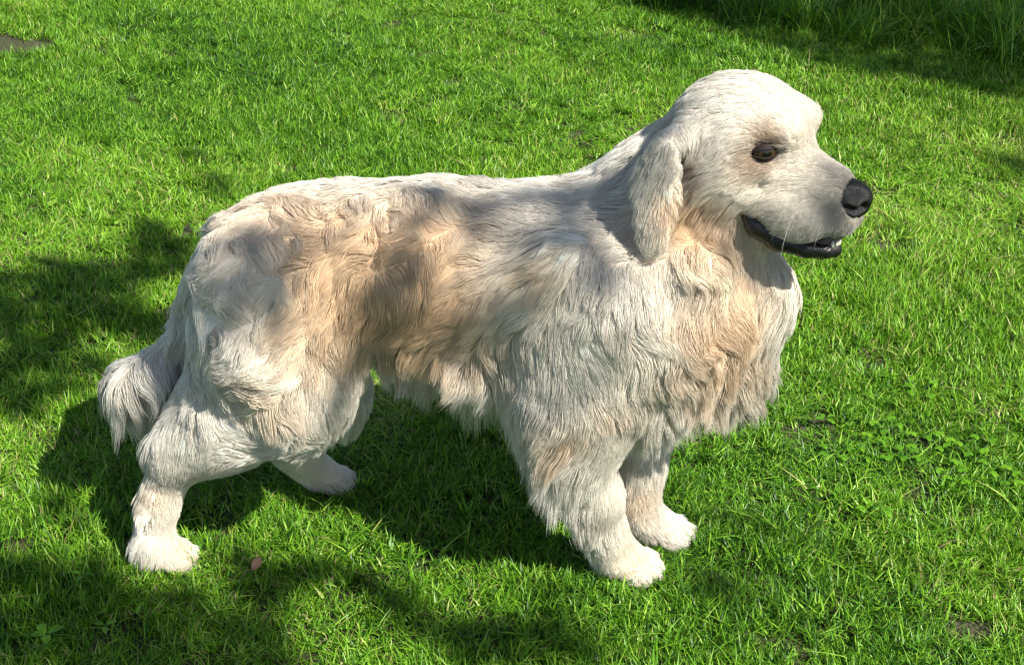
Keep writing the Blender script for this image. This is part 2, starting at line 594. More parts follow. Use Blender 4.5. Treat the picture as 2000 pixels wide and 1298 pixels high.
# ------------------------------------------------------------------ the dog: fur
# region, px, py, direction in the picture plane (right, down), length cm, lift, wave mm, clump
FUR = [
 ('head', 1600, 345, -1, .0, .7, .12, 0, .15), ('head', 1650, 325, -1, -.5, .5, .12, 0, .1), ('head', 1590, 430, -.7, .7, 1.0, .25, 0, .3), ('head', 1530, 400, -1, .3, 1.1, .15, 0, .2),
 ('head', 1640, 425, -.5, .9, .8, .25, 0, .2), ('head', 1535, 340, -1, .1, .8, .12, 0, .2), ('head', 1575, 240, -.7, -1, .9, .12, 0, .2), ('head', 1510, 225, -.8, -.7, 1.2, .12, 0, .25),
 ('head', 1500, 272, -.8, -.5, .7, .2, 0, .2), ('head', 1490, 325, -1, .4, .8, .12, 0, .2), ('head', 1440, 160, -1, -.1, 1.6, .12, 1, .3), ('head', 1420, 240, -1, .3, 1.8, .12, 1, .35),
 ('head', 1390, 330, -.8, .8, 2.4, .15, 2, .4), ('head', 1440, 380, -1, .4, 1.8, .15, 1, .4), ('head', 1400, 440, -.6, .9, 2.6, .15, 2, .45), ('head', 1450, 470, -.3, 1, 2.2, .15, 1, .4),
 ('head', 1520, 500, -.5, .7, 1.2, .2, 0, .3), ('head', 1600, 500, -.6, .6, .9, .3, 0, .2),
 ('ear', 1295, 285, -.1, 1, 2.4, .05, 3, .4), ('ear', 1275, 330, -.2, 1, 2.2, .06, 4, .45), ('ear', 1310, 330, .0, 1, 1.6, .04, 2, .3), ('ear', 1300, 380, .05, 1, 1.6, .04, 2, .3), ('ear', 1300, 440, .05, 1, 1.2, .04, 0, .2), ('ear', 1300, 475, .05, 1, .9, .05, 0, .1),
 ('neck', 1350, 195, -1, .6, 2.4, .14, 4, .5), ('neck', 1280, 240, -.8, .8, 3.6, .24, 5, .55), ('neck', 1225, 300, -.9, .7, 3.4, .22, 6, .5), ('neck', 1200, 400, -.4, 1, 3.4, .16, 8, .5),
 ('neck', 1130, 470, -.4, 1, 3.4, .14, 6, .45), ('neck', 1250, 490, -.2, 1, 3.6, .16, 10, .55), ('neck', 1350, 520, -.1, 1, 4, .18, 11, .6), ('neck', 1400, 560, .1, 1, 5, .16, 9, .6),
 ('neck', 1350, 360, -.4, 1, 3.4, .12, 4, .5), ('neck', 1225, 600, .35, 1, 4.4, .14, 5, .6), ('neck', 1180, 560, .1, 1, 3.6, .15, 9, .55),
 ('chest', 1440, 620, .1, 1, 7, .16, 7, .7), ('chest', 1520, 550, .1, 1, 5, .16, 5, .6), ('chest', 1510, 640, -.05, 1, 6.5, .18, 6, .65), ('chest', 1450, 720, .1, 1, 8, .20, 8, .75),
 ('chest', 1380, 700, .15, 1, 7.5, .16, 8, .75), ('chest', 1300, 690, .55, .9, 6, .14, 6, .65), ('chest', 1400, 790, .1, 1, 9, .15, 5, .65), ('chest', 1330, 800, .15, 1, 9, .15, 5, .65), ('chest', 1320, 770, .3, 1, 7, .16, 6, .7), ('chest', 1290, 840, .25, 1, 8, .15, 5, .75),
 ('shoulder', 1250, 760, .5, .9, 3.6, .12, 4, .5), ('shoulder', 1180, 690, .3, 1, 2.6, .10, 2, .35), ('shoulder', 1100, 650, -.1, 1, 2.6, .10, 2, .35), ('shoulder', 1090, 760, -.05, 1, 2.8, .10, 2, .35),
 ('shoulder', 1160, 790, .35, 1, 3.0, .10, 2, .45),
 ('back', 1100, 375, -.9, .5, 3.0, .16, 4, .4), ('back', 950, 370, -1, .25, 3.2, .34, 5, .45), ('back', 800, 375, -1, .3, 3.2, .32, 6, .45), ('back', 650, 370, -1, .3, 3.6, .32, 8, .5),
 ('back', 530, 400, -1, .5, 5, .20, 9, .65), ('back', 580, 440, -1, .2, 4.6, .16, 10, .65),
 ('flank', 1010, 480, -.6, .9, 4.2, .14, 4, .5), ('flank', 1000, 620, -.5, 1, 4.6, .14, 4, .5), ('flank', 880, 470, -.4, 1, 3.0, .14, 4, .5), ('flank', 870, 600, -.6, .8, 2.8, .14, 4, .5),
 ('flank', 770, 470, .3, 1, 3.0, .14, 4, .5), ('flank', 760, 600, -.3, 1, 3.2, .14, 5, .5), ('flank', 680, 480, -.9, .5, 3.4, .14, 6, .5), ('flank', 660, 570, -.6, .9, 3.8, .14, 6, .55),
 ('flank', 940, 560, -.6, .8, 3.6, .14, 4, .5),
 ('belly', 870, 690, -.1, 1, 6.0, .15, 5, .6), ('belly', 970, 720, .0, 1, 7.0, .14, 5, .6), ('belly', 1000, 790, -.1, 1, 12.0, .15, 3, .5), ('belly', 780, 690, .1, 1, 6.0, .15, 6, .75),
 ('belly', 720, 680, .25, 1, 6.0, .16, 6, .75), ('belly', 930, 740, -.1, 1, 12, .10, 3, .5), ('belly', 830, 715, -.05, 1, 9, .1, 3, .5), ('belly', 760, 715, .1, 1, 8, .1, 3, .5),
 ('thigh', 450, 470, -.7, .9, 4.4, .18, 10, .65), ('thigh', 405, 560, -.2, 1, 4.0, .18, 8, .65), ('thigh', 480, 560, -.9, .6, 5.5, .14, 11, .65), ('thigh', 560, 580, -.5, .9, 4.6, .14, 9, .6),
 ('thigh', 480, 670, -.5, .9, 5.5, .14, 10, .65), ('thigh', 580, 690, -.4, 1, 4.6, .14, 7, .6), ('thigh', 410, 690, -.5, 1, 4.6, .16, 9, .65), ('thigh', 400, 800, -.7, .8, 3.6, .14, 6, .55),
 ('thigh', 510, 790, -.9, .5, 3.6, .12, 7, .5), ('thigh', 600, 790, -.6, .8, 2.8, .12, 4, .5), ('thigh', 440, 865, -.9, .5, 2.0, .12, 3, .4), ('thigh', 510, 860, -.7, .7, 2.4, .12, 3, .5), ('thigh', 370, 850, -.6, .8, 2.4, .12, 3, .45),
 ('thigh', 660, 720, .1, 1, 4.5, .16, 5, .65),
 ('hindleg', 355, 920, -.1, 1, 1.1, .1, 0, .2), ('hindleg', 330, 985, .0, 1, .8, .08, 0, .1), ('hindleg', 322, 955, .0, 1, .8, .08, 0, .1), ('hindleg', 314, 1010, .0, 1, .8, .08, 0, .1), ('hindleg', 310, 1035, .0, 1, .8, .08, 0, .1), ('hindleg', 318, 1065, .2, 1, .8, .08, 0, .1), ('hindleg', 375, 905, -.3, 1, 1.2, .1, 0, .2), ('hindleg', 340, 940, 0, 1, .9, .08, 0, .1), ('hindleg', 395, 880, -.5, 1, 2.0, .1, 1, .3), ('hindleg', 298, 950, -.6, 1, 3.5, .6, 4, .75), ('hindleg', 290, 1005, -1, .1, 4.6, 1.1, 2, .6),
 ('hindleg', 287, 1050, -1, .3, 3.8, 1.0, 2, .6), ('hindleg', 325, 1040, .1, 1, .9, .08, 0, .1), ('hindleg', 340, 1085, .7, .7, .5, .06, 0, .1), ('hindleg', 290, 1095, -.3, 1, 2.2, .2, 0, .5),
 ('tail', 385, 600, -.3, 1, 4, .15, 6, .55), ('tail', 360, 670, -.3, 1, 5, .2, 6, .6), ('tail', 310, 720, -.2, 1, 12, .25, 6, .75), ('tail', 270, 735, -.15, 1, 14, .35, 7, .55), ('tail', 232, 745, -.25, 1, 14, .65, 7, .55), ('tail', 222, 738, -.35, 1, 13, .6, 7, .55), ('tail', 250, 730, -.25, 1, 14, .5, 7, .55), ('tail', 290, 735, .1, 1, 13, .4, 7, .55),
 ('frontleg', 1130, 850, -.2, 1, 2.4, .12, 3, .4), ('frontleg', 1170, 860, 0, 1, 1.6, .10, 1, .25), ('frontleg', 1205, 865, 0, 1, 1.3, .1, 0, .2), ('frontleg', 1205, 930, 0, 1, .9, .08, 0, .1), ('frontleg', 1180, 905, 0, 1, 1.4, .1, 0, .2), ('frontleg', 1175, 955, 0, 1, 1.2, .1, 0, .15), ('frontleg', 1170, 1000, 0, 1, 1.0, .1, 0, .15), ('frontleg', 1060, 820, -.3, 1, 6, .4, 5, .5), ('frontleg', 1082, 870, -.6, 1, 9.0, .8, 5, .5), ('frontleg', 1112, 930, -.55, 1, 11, .8, 5, .5), ('frontleg', 1138, 990, -.6, 1, 7.5, .80, 5, .5),
 ('frontleg', 1198, 890, .0, 1, 1.1, .10, 0, .2), ('frontleg', 1195, 980, .0, 1, .9, .08, 0, .1), ('frontleg', 1185, 1020, .0, 1, .9, .08, 0, .1), ('frontleg', 1160, 1045, -.5, 1, 3.4, .6, 2, .7), ('frontleg', 1205, 1070, .2, 1, .7, .1, 0, .1), ('frontleg', 1225, 1085, .5, .8, .45, .06, 0, .1),
 ('frontleg', 1245, 1105, .7, .7, .4, .06, 0, .1), ('frontleg', 1265, 1100, .8, .5, .4, .06, 0, .1), ('frontleg', 1160, 1105, -.6, .9, 2.6, .25, 1, .6), ('frontleg', 1140, 920, -.5, 1, 5.0, .35, 4, .5),
]
FAR = [
 ('far_frontleg', 1245, 860, .07, .2, 1, 4.0, .14, 3, .6), ('far_frontleg', 1260, 950, .05, 0, 1, 1.2, .12, 0, .3), ('far_frontleg', 1215, 930, .05, -.5, 1, 5.0, .25, 3, .7),
 ('far_frontleg', 1270, 1015, .045, .3, 1, 1.1, .12, 0, .3), ('far_frontleg', 1310, 1040, .045, .8, .4, 1.6, .2, 0, .4),
 ('far_hindleg', 600, 890, .10, .1, 1, .8, .1, 0, .15), ('far_hindleg', 560, 890, .10, -.6, 1, 2.0, .3, 2, .5), ('far_hindleg', 640, 935, .10, .8, .5, .9, .12, 0, .2), ('far_hindleg', 620, 915, .10, .4, 1, .8, .1, 0, .15), ('far_hindleg', 620, 780, .10, -.1, 1, 4.5, .16, 4, .6),
 ('far_hindleg', 600, 690, .13, -.3, 1, 5, .16, 5, .6),
]
rows, cpos = [], []
for r in FUR:
    p = surf(r[1], r[2])
    rows.append((r[0],) + r[3:]); cpos.append(p)
    if r[0] in ('head', 'ear', 'neck'):
        q = (p - HEAD_O) @ HROT.T
        if r[0] != 'neck':
            q[1] *= -1
            rows.append((('far_ear' if r[0] == 'ear' else r[0]),) + r[3:]); cpos.append(HEAD_O + q @ HROT)
            continue
    if r[0] not in ('hindleg', 'frontleg', 'tail', 'ear', 'head'):
        m = mid(project(p)[0])
        rows.append((r[0],) + r[3:]); cpos.append(np.array([p[0], 2 * m - p[1], p[2]]))
for r in FAR:
    rows.append((r[0],) + r[4:]); cpos.append(P(r[1], r[2], r[3]))
for s in (-1, 1):
    for f_, l_, u_, len_ in ((-.044, .126, -.118, .9), (-.044, .118, -.122, .9), (-.044, .112, -.100, 1.2), (-.030, .122, -.095, 1.2), (-.060, .122, -.095, 1.4), (-.046, .102, -.060, 1.4)):
        rows.append(('ear' if s < 0 else 'far_ear', .05, 1, len_, .08, 0, .15)); cpos.append(H(f_, s * l_, u_))
cpos = np.array(cpos)
REG = [r[0] for r in rows]
CP = np.array([r[1:] for r in rows], float)     # dx, dy, len, lift, wave, clump


def fur_field(p):
    out = np.empty((len(p), CP.shape[1])); near = np.empty(len(p), int)
    for a in range(0, len(p), 20000):
        q = p[a:a + 20000]
        d2 = ((q[:, None, :] - cpos[None]) ** 2).sum(2)
        near[a:a + 20000] = d2.argmin(1)
        w = 1.0 / (d2 + .012 ** 2) ** 2.2
        w /= w.sum(1, keepdims=True)
        out[a:a + 20000] = w @ CP
    return out, near


def sample_surface(n, weight):
    tri = np.concatenate([bf[:, [0, 1, 2]], bf[:, [0, 2, 3]]])
    A, B, C = bv[tri[:, 0]], bv[tri[:, 1]], bv[tri[:, 2]]
    cr = np.cross(B - A, C - A)
    area = np.linalg.norm(cr, axis=1) * weight((A + B + C) / 3)
    i = rng.choice(len(tri), n, p=area / area.sum())
    u, v = rng.random(n), rng.random(n)
    f = u + v > 1
    u[f], v[f] = 1 - u[f], 1 - v[f]
    return A[i] + (B[i] - A[i]) * u[:, None] + (C[i] - A[i]) * v[:, None]


BARE = [(H(.152, 0, -.040), .0255)]


def bare(p):
    k = np.ones(len(p))
    for c, r in BARE:
        k[((p - c) ** 2).sum(1) < r * r] = 0
    q = (p - HEAD_O) @ HROT.T
    for pts in (LOWER,):                          # no fur on the lips
        for (c, r) in pts:
            for s in (-1, 1):
                k[((q - np.array([c[0], s * c[1], c[2]])) ** 2).sum(1) < (r + .003) ** 2] = 0
    for c, o, hx, vy, r in EYES:
        e = p - c
        k[((e @ hx) / (r * .95)) ** 2 + ((e @ vy) / (r * .40)) ** 2 + ((e @ o) / (r * 2.2)) ** 2 < 1] = 0
    k[p[:, 2] < .006] = 0
    return k


def density(p):
    f, nr = fur_field(p)
    k = bare(p) * (.75 + 3.2 / (f[:, 2] + .5))
    k = k * (1 - .55 * np.clip((f[:, 2] - 6.5) / 4, 0, 1) * (np.array(REG)[nr] == 'belly'))
    k = k * np.where(np.array(REG)[nr] == 'tail', 1.8, 1.0)
    far = p[:, 1] > np.interp(p[:, 0], [-.4, .4], [.06, -.02])
    return np.where(far, k * .55, k)


NG, NC, NS = 7000, 320000, 9


def unit(v):
    return v / (np.linalg.norm(v, axis=-1, keepdims=True) + 1e-9)


def waves(n, k):
    return rng.normal(size=(n, k)), rng.random((n, k)) * 6.283


def smooth_noise(p, seed, freq):
    """cheap smooth vector noise"""
    r = np.random.default_rng(seed)
    out = np.zeros_like(p)
    for _ in range(5):
        k = r.normal(size=(3, 3)) * freq
        out += np.sin(p @ k + r.random(3) * 6.283)
    return out / 2.2


groot = sample_surface(NG, density)
gf, gnear = fur_field(groot)
gn = BODY.grad(groot)
glen = gf[:, 2] * .01 * (.8 + .4 * rng.random(NG)) * (1 - np.clip((gf[:, 2] - 4.5) / 5, 0, 1) * .35 * rng.random(NG))
glift = gf[:, 3] * (.7 + .6 * rng.random(NG))
paths = np.zeros((NG, NS, 3))
paths[:, 0] = groot
p = groot.copy()
ph = (smooth_noise(groot, 3, 18)[:, 0]) * 3.0 + rng.normal(size=NG) * .7
wl = .030 + .012 * rng.random(NG)
prev = None
for k in range(1, NS):
    t = k / (NS - 1)
    f, _ = fur_field(p)
    n = BODY.grad(p)
    tv = np.stack([f[:, 0], np.zeros(NG), -f[:, 1]], 1)
    tv = unit(tv)
    tv += .40 * smooth_noise(p, 11, 17) * np.minimum(1, gf[:, 2:3] / 3.0)
    tv += .115 * smooth_noise(p, 12, 58) * gf[:, 4:5]
    sd = BODY.sample(p)
    tang = unit(tv - (tv * n).sum(1, keepdims=True) * n)
    under = np.clip(-n[:, 2] * 1.3 - .05, 0, 1) * np.clip(glen / .03 - 1, 0, 1)
    d = tang + n * (glift * (1 - t) * 1.6)[:, None] + np.stack([.25 * f[:, 0], 0 * under, -np.ones(NG)], 1) * (under * 2.2)[:, None]
    loose = np.clip(sd / .02, 0, 1)[:, None]
    d = unit(d) * (1 - .45 * loose * t) + unit(tv) * (.45 * loose * t)
    d[:, 2] -= np.clip(glen / .06, 0, 1.6) * t * .35 * np.clip(sd / .012, 0, 1)
    d = unit(d)
    side = unit(np.cross(d, n))
    amp = gf[:, 4] * .001
    w = np.cos(ph + 6.283 * (k * glen / (NS - 1)) / wl)
    d = unit(d + side * (w * amp * 6.283 / wl * .18)[:, None] + n * (np.sin(ph * 1.7 + 6.283 * k * glen / (NS - 1) / wl) * amp * 50)[:, None])
    if prev is not None:
        d = unit(d * .7 + prev * .3)
    prev = d
    p = p + d * (glen / (NS - 1))[:, None]
    sd = BODY.sample(p)
    floor_ = .0015 + .006 * t * np.clip(glen / .04, 0, 1)
    push = np.clip(floor_ - sd, 0, .02)
    p = p + BODY.grad(p) * push[:, None]
    p[:, 2] = np.maximum(p[:, 2], .004)
    paths[:, k] = p

# big locks pull the guides together
from mathutils import kdtree
SOLO = ['ear', 'far_ear', 'frontleg', 'far_frontleg', 'hindleg', 'far_hindleg', 'tail']
RID = np.array([SOLO.index(r) + 1 if r in SOLO else 0 for r in REG])
grid_, lock = RID[gnear], np.arange(NG)
KD = {}
for rid in range(len(SOLO) + 1):
    ids = np.nonzero(grid_ == rid)[0]
    if len(ids) < 4: continue
    k1 = kdtree.KDTree(len(ids))
    for i in ids: k1.insert(groot[i], int(i))
    k1.balance()
    KD[rid] = k1
    sel = rng.permutation(ids)[:max(3, len(ids) // 9)]
    k2 = kdtree.KDTree(len(sel))
    for i in sel: k2.insert(groot[i], int(i))
    k2.balance()
    for i in ids: lock[i] = k2.find(groot[i])[1]
T = np.linspace(0, 1, NS)
pull = (gf[:, 5] * np.clip((gf[:, 2] - 1.2) / 4.0, 0, 1) * .80 * (1 - .45 * np.clip((gf[:, 2] - 5) / 4, 0, 1)))[:, None, None] * (T ** 1.0)[None, :, None]
paths = paths + (paths[lock] - paths) * pull

croot = sample_surface(NC, density)
cf, cnear = fur_field(croot)
cn = BODY.grad(croot)
g1 = np.empty(NC, int); g2 = np.empty(NC, int)
for i, q in enumerate(croot):
    r = KD.get(int(RID[cnear[i]]), KD[0]).find_n(q, 3)
    g1[i] = r[0][1]; g2[i] = r[1 + (i & 1)][1]
mixw = (rng.random(NC) * .45)[:, None, None]
off = (paths[g1] - paths[g1][:, :1]) * (1 - mixw) + (paths[g2] - paths[g2][:, :1]) * mixw
ls = (.62 + .45 * rng.random(NC) ** .7)
ls *= 1 - np.clip((cf[:, 2] - 5) / 6, 0, 1) * .45 * rng.random(NC)
fly = rng.random(NC) < .03
ls[fly] *= 1.18
hair = croot[:, None, :] + off * ls[:, None, None]
clump = (cf[:, 5] * (1 - .35 * rng.random(NC)))
clump[fly] *= .25
tip = paths[g1]
hair = hair + (tip - hair) * (clump[:, None] * (T ** 1.5)[None])[:, :, None] * np.clip(.35 + (1 - mixw), 0, 1)
clen = cf[:, 2] * .01
# strand-level disorder
a1, p1 = waves(NC, 3)
a2, p2 = waves(NC, 3)
amp = (.0005 + .016 * clen * (1 - .3 * clump))[:, None, None]
hair += amp * (np.sin(p1[:, None, :] + T[None, :, None] * 5) - np.sin(p1)[:, None, :]) * a1[:, None, :] * .55 * T[None, :, None] ** .7
lay = rng.random(NC)
for k in range(1, NS):
    q = hair[:, k]
    sd = BODY.sample(q)
    fl = .0008 + T[k] * lay * np.clip(clen * .16, .001, .011)
    push = np.clip(fl - sd, 0, .03)
    need = push > 0
    q[need] += BODY.grad(q[need]) * push[need][:, None]
    q[:, 2] = np.maximum(q[:, 2], .003)
    hair[:, k] = q
hair[:, 0] -= cn * .001

ccol = coat_colour(croot)
tcol = smooth_noise(croot, 21, 40)[:, :1] * .05 + rng.normal(size=(NC, 1)) * (.04 + .05 * np.clip(cf[:, 2:3] / 3, 0, 1)) + rng.normal(size=(NG, 1))[g1] * (.02 + .06 * np.clip(cf[:, 2:3] / 3, 0, 1)) + rng.normal(size=(NG, 1))[lock[g1]] * .05
ccol = np.clip(ccol * (1 + tcol) * (1 + rng.normal(size=(NC, 3)) * .015), .005, .95)
# long feathering pales towards white
pale = np.clip((cf[:, 2] - 4.5) / 4, 0, .5)[:, None] * np.clip(1 - (CREAM[1] - ccol[:, 1:2]) / .12, 0, 1)
ccol = ccol + (np.array([.86, .835, .78]) - ccol) * pale
crad = np.clip(.00008 + .0065 * clen, .00014, .00031) * (.7 + .6 * rng.random(NC))


def curves_obj(name, pts, rad, col, mat, parent):
    n, ns, _ = pts.shape
    hc = bpy.data.hair_curves.new(name)
    hc.add_curves([ns] * n)
    hc.attributes['position'].data.foreach_set('vector', np.ascontiguousarray(pts, np.float32).ravel())
    ra = hc.attributes.get('radius') or hc.attributes.new('radius', 'FLOAT', 'POINT')
    taper = np.interp(np.linspace(0, 1, ns), [0, .55, 1], [1, .85, .12])
    ra.data.foreach_set('value', (rad[:, None] * taper[None]).astype(np.float32).ravel())
    if col is not None:
        cl = hc.attributes.new('coat', 'FLOAT_COLOR', 'CURVE')
        c4 = np.ones((n, 4), np.float32); c4[:, :3] = col
        cl.data.foreach_set('color', c4.ravel())
    hc.materials.append(mat)
    return link(bpy.data.objects.new(name, hc), parent)


FURNAMES = {'head': 'head_fur', 'ear': 'ear_fur', 'far_ear': 'ear_fur', 'neck': 'neck_ruff', 'chest': 'chest_fur', 'shoulder': 'body_fur', 'back': 'body_fur', 'flank': 'body_fur',
            'belly': 'belly_fringe', 'thigh': 'thigh_fur', 'hindleg': 'hind_leg_fur', 'far_hindleg': 'hind_leg_fur', 'tail': 'tail_plume', 'frontleg': 'front_leg_fur', 'far_frontleg': 'front_leg_fur'}
cnear_reg = np.array(REG)[cnear]
done = set()
for reg in FURNAMES:
    if reg in done: continue
    grp = [reg] if reg in ('shoulder', 'back', 'flank') else [reg]
    if reg == 'shoulder': grp = ['shoulder', 'back', 'flank']
    done.update(grp)
    sel = np.isin(cnear_reg, grp)
    if sel.sum() > 10:
        curves_obj(FURNAMES[reg], hair[sel], crad[sel], ccol[sel], M_FUR, dog)

# whiskers
M_WHISK = simple_mat('whisker', (.75, .72, .66), .35, .5)
wh = []
for s in (-1, 1):
    for i in range(5):
        a, u = .085 + .050 * random.random(), -.045 - .02 * random.random()
        q0 = H(a, s * .045, u)
        g = BODY.grad(q0[None])[0]
        q0 = q0 - g * (BODY.sample(q0[None])[0])
        d = np.array([.5 * random.random() - .3, s * 1.0, -.2 - .35 * random.random()]) @ HROT
        L = .030 + .030 * random.random()
        wh.append([q0 + d * L * t + np.array([0, 0, -.7]) * L * t * t for t in np.linspace(0, 1, 7)])
curves_obj('whiskers', np.array(wh), np.full(len(wh), .0001), None, M_WHISK, dog)

# ------------------------------------------------------------------ ground and lawn
def soil_material():
    m, nt, out = new_mat('soil')
    tc = node(nt, 'ShaderNodeTexCoord')
    n1 = node(nt, 'ShaderNodeTexNoise', Scale=3.0, Detail=8)
    n2 = node(nt, 'ShaderNodeTexNoise', Scale=160.0, Detail=6)
    nt.links.new(tc.outputs['Object'], n1.inputs['Vector'])
    nt.links.new(tc.outputs['Object'], n2.inputs['Vector'])
    rp = node(nt, 'ShaderNodeValToRGB')
    e = rp.color_ramp.elements
    e[0].position, e[0].color = .3, (.022, .034, .010, 1)
    e[1].position, e[1].color = .7, (.10, .095, .045, 1)
    nt.links.new(n2.outputs['Fac'], rp.inputs['Fac'])
    # beyond the built blades the turf goes on as a green sheet
    ge = node(nt, 'ShaderNodeNewGeometry')
    ln = node(nt, 'ShaderNodeVectorMath', operation='LENGTH')
    nt.links.new(ge.outputs['Position'], ln.inputs[0])
    mr = node(nt, 'ShaderNodeMapRange')
    mr.inputs[1].default_value, mr.inputs[2].default_value = 5.0, 6.5
    nt.links.new(ln.outputs['Value'], mr.inputs['Value'])
    g = node(nt, 'ShaderNodeValToRGB')
    e = g.color_ramp.elements
    e[0].position, e[0].color = .35, (.028, .085, .012, 1)
    e[1].position, e[1].color = .65, (.065, .165, .025, 1)
    nt.links.new(n1.outputs['Fac'], g.inputs['Fac'])
    mx = node(nt, 'ShaderNodeMix', data_type='RGBA')
    nt.links.new(mr.outputs['Result'], mx.inputs['Factor'])
    nt.links.new(rp.outputs['Color'], mx.inputs[6])
    nt.links.new(g.outputs['Color'], mx.inputs[7])
    b = node(nt, 'ShaderNodeBsdfPrincipled', Roughness=.95)
    nt.links.new(mx.outputs[2], b.inputs['Base Color'])
    bp = node(nt, 'ShaderNodeBump', Strength=.9, Distance=.01)
    nt.links.new(n2.outputs['Fac'], bp.inputs['Height'])
    nt.links.new(bp.outputs['Normal'], b.inputs['Normal'])
    nt.links.new(b.outputs[0], out.inputs['Surface'])
    return m


gr = mesh_obj('ground', [(-600, -600, 0), (600, -600, 0), (600, 600, 0), (-600, 600, 0)], [(0, 1, 2, 3)], soil_material(), smooth=False)
tag(gr, kind='structure')


def grass_material():
    m, nt, out = new_mat('grass_blade')
    a = node(nt, 'ShaderNodeAttribute', attribute_name='blade')
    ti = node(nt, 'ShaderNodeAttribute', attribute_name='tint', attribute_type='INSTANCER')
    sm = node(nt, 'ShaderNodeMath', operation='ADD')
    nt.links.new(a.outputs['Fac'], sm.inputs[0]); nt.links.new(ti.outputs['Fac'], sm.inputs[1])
    rp = node(nt, 'ShaderNodeValToRGB')
    e = rp.color_ramp.elements
    e[0].position, e[0].color = 0.0, (.030, .100, .010, 1)
    e[1].position, e[1].color = 1.0, (.34, .30, .13, 1)
    for pos, col in ((.35, (.116, .305, .014, 1)), (.68, (.255, .485, .030, 1)), (.86, (.40, .58, .11, 1)), (.93, (.42, .42, .15, 1))):
        k = e.new(pos); k.color = col
    nt.links.new(sm.outputs[0], rp.inputs['Fac'])
    b = node(nt, 'ShaderNodeBsdfPrincipled', Roughness=.42)
    b.inputs['Specular IOR Level'].default_value = .35
    nt.links.new(rp.outputs['Color'], b.inputs['Base Color'])
    t = node(nt, 'ShaderNodeBsdfTranslucent')
    tm = node(nt, 'ShaderNodeMix', data_type='RGBA', blend_type='MULTIPLY')
    tm.inputs['Factor'].default_value = 1
    tm.inputs[7].default_value = (1.25, 1.15, .6, 1)
    nt.links.new(rp.outputs['Color'], tm.inputs[6])
    nt.links.new(tm.outputs[2], t.inputs['Color'])
    mx = node(nt, 'ShaderNodeMixShader', Fac=.26)
    nt.links.new(b.outputs[0], mx.inputs[1]); nt.links.new(t.outputs[0], mx.inputs[2])
    nt.links.new(mx.outputs[0], out.inputs['Surface'])
    return m


M_GRASS = grass_material()


def blade_patch(name, n, size, hmin, hmax, wmin, wmax, seed, lean=.45):
    r = np.random.default_rng(seed)
    V, Fc, C = [], [], []
    tuft = r.random((max(3, n // 9), 2)) * size - size / 2
    for i in range(n):
        tk = r.integers(len(tuft))
        hs = 1.0
        if r.random() < .62:
            c = tuft[tk] + r.normal(size=2) * size * .040
            hs = .75 + .6 * ((tk * 7919) % 13) / 13
        else:
            c = r.random(2) * size - size / 2
        hgt = (hmin + (hmax - hmin) * r.random() ** 1.2) * hs
        w = wmin + (wmax - wmin) * r.random()
        az = r.random() * 6.283
        dirv = np.array([math.cos(az), math.sin(az), 0])
        tw = az + math.pi / 2 + r.normal() * .5
        sd = np.array([math.cos(tw), math.sin(tw), 0])
        l0, l1 = abs(r.normal()) * lean * .5, abs(r.normal()) * lean
        k = len(V)
        col = np.clip(r.normal(.42, .21), .02, .86)
        if r.random() < .07: col = .9 + .1 * r.random()
        ns = 3
        for j in range(ns + 1):
            t = j / ns
            p = np.array([c[0], c[1], 0]) + dirv * hgt * (l0 * t + l1 * t * t) + np.array([0, 0, 1]) * hgt * t * (1 - .22 * l1 * t)
            ww = w * (1 - t ** 1.6) * (.75 + .25 * min(1, t * 3)) * .5
            if j < ns:
                fold = np.array([0, 0, ww * .35])
                V += [p - sd * ww, p + sd * ww + fold]
                C += [col, col]
            else:
                V.append(p); C.append(col)
        for j in range(ns - 1):
            a = k + 2 * j
            Fc.append((a, a + 1, a + 3, a + 2))
        a = k + 2 * (ns - 1)
        Fc.append((a, a + 1, a + 2))
    me = bpy.data.meshes.new(name)
    me.from_pydata([tuple(v) for v in V], [], Fc)
    me.polygons.foreach_set('use_smooth', [True] * len(me.polygons))
    at_ = me.attributes.new('blade', 'FLOAT', 'POINT')
    at_.data.foreach_set('value', C)
    me.materials.append(M_GRASS)
    return bpy.data.objects.new(name, me)


turf = bpy.data.collections.new('turf_blades')
NV = 9
for i in range(NV):
    turf.objects.link(blade_patch('blade_tuft_%02d' % i, 400, .105, .007, .025, .0020, .0037, 100 + i, .8))
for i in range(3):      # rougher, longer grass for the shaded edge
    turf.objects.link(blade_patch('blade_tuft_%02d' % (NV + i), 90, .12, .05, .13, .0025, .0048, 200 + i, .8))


def noise2(x, y, seed, freq):
    r = np.random.default_rng(seed)
    o = np.zeros_like(x)
    for _ in range(7):
        k = r.normal(size=2) * freq
        o += np.sin(k[0] * x + k[1] * y + r.random() * 6.283)
    return o / 2.6


BAREPATCH = [(ground(15, 98)[:2], .13, .11, .92), (ground(1212, 70)[:2], .12, .07, .85), (ground(800, 810)[:2], .11, .10, .2)]
gx, gy = np.meshgrid(np.arange(-3.3, 3.3, .055), np.arange(-1.35, 4.6, .055))
gx, gy = gx.ravel(), gy.ravel()
gx = gx + rng.normal(size=len(gx)) * .024
gy = gy + rng.normal(size=len(gy)) * .024
n = len(gx)
gsc = np.ones((n, 3)) * (.85 + .3 * rng.random(n))[:, None]
gsc[:, 2] *= 1 + .22 * noise2(gx, gy, 5, 5) + .12 * noise2(gx, gy, 6, 14)
tint = .09 * noise2(gx, gy, 7, 2.2) + .08 * noise2(gx, gy, 8, 7) + .05 * rng.normal(size=n)
grot = np.stack([rng.normal(size=n) * .10 + .10 * noise2(gx, gy, 9, 6), rng.normal(size=n) * .10 + .10 * noise2(gx, gy, 10, 6), rng.random(n) * 6.283], 1)
gid = rng.integers(0, NV, n)
keep = np.ones(n, bool)
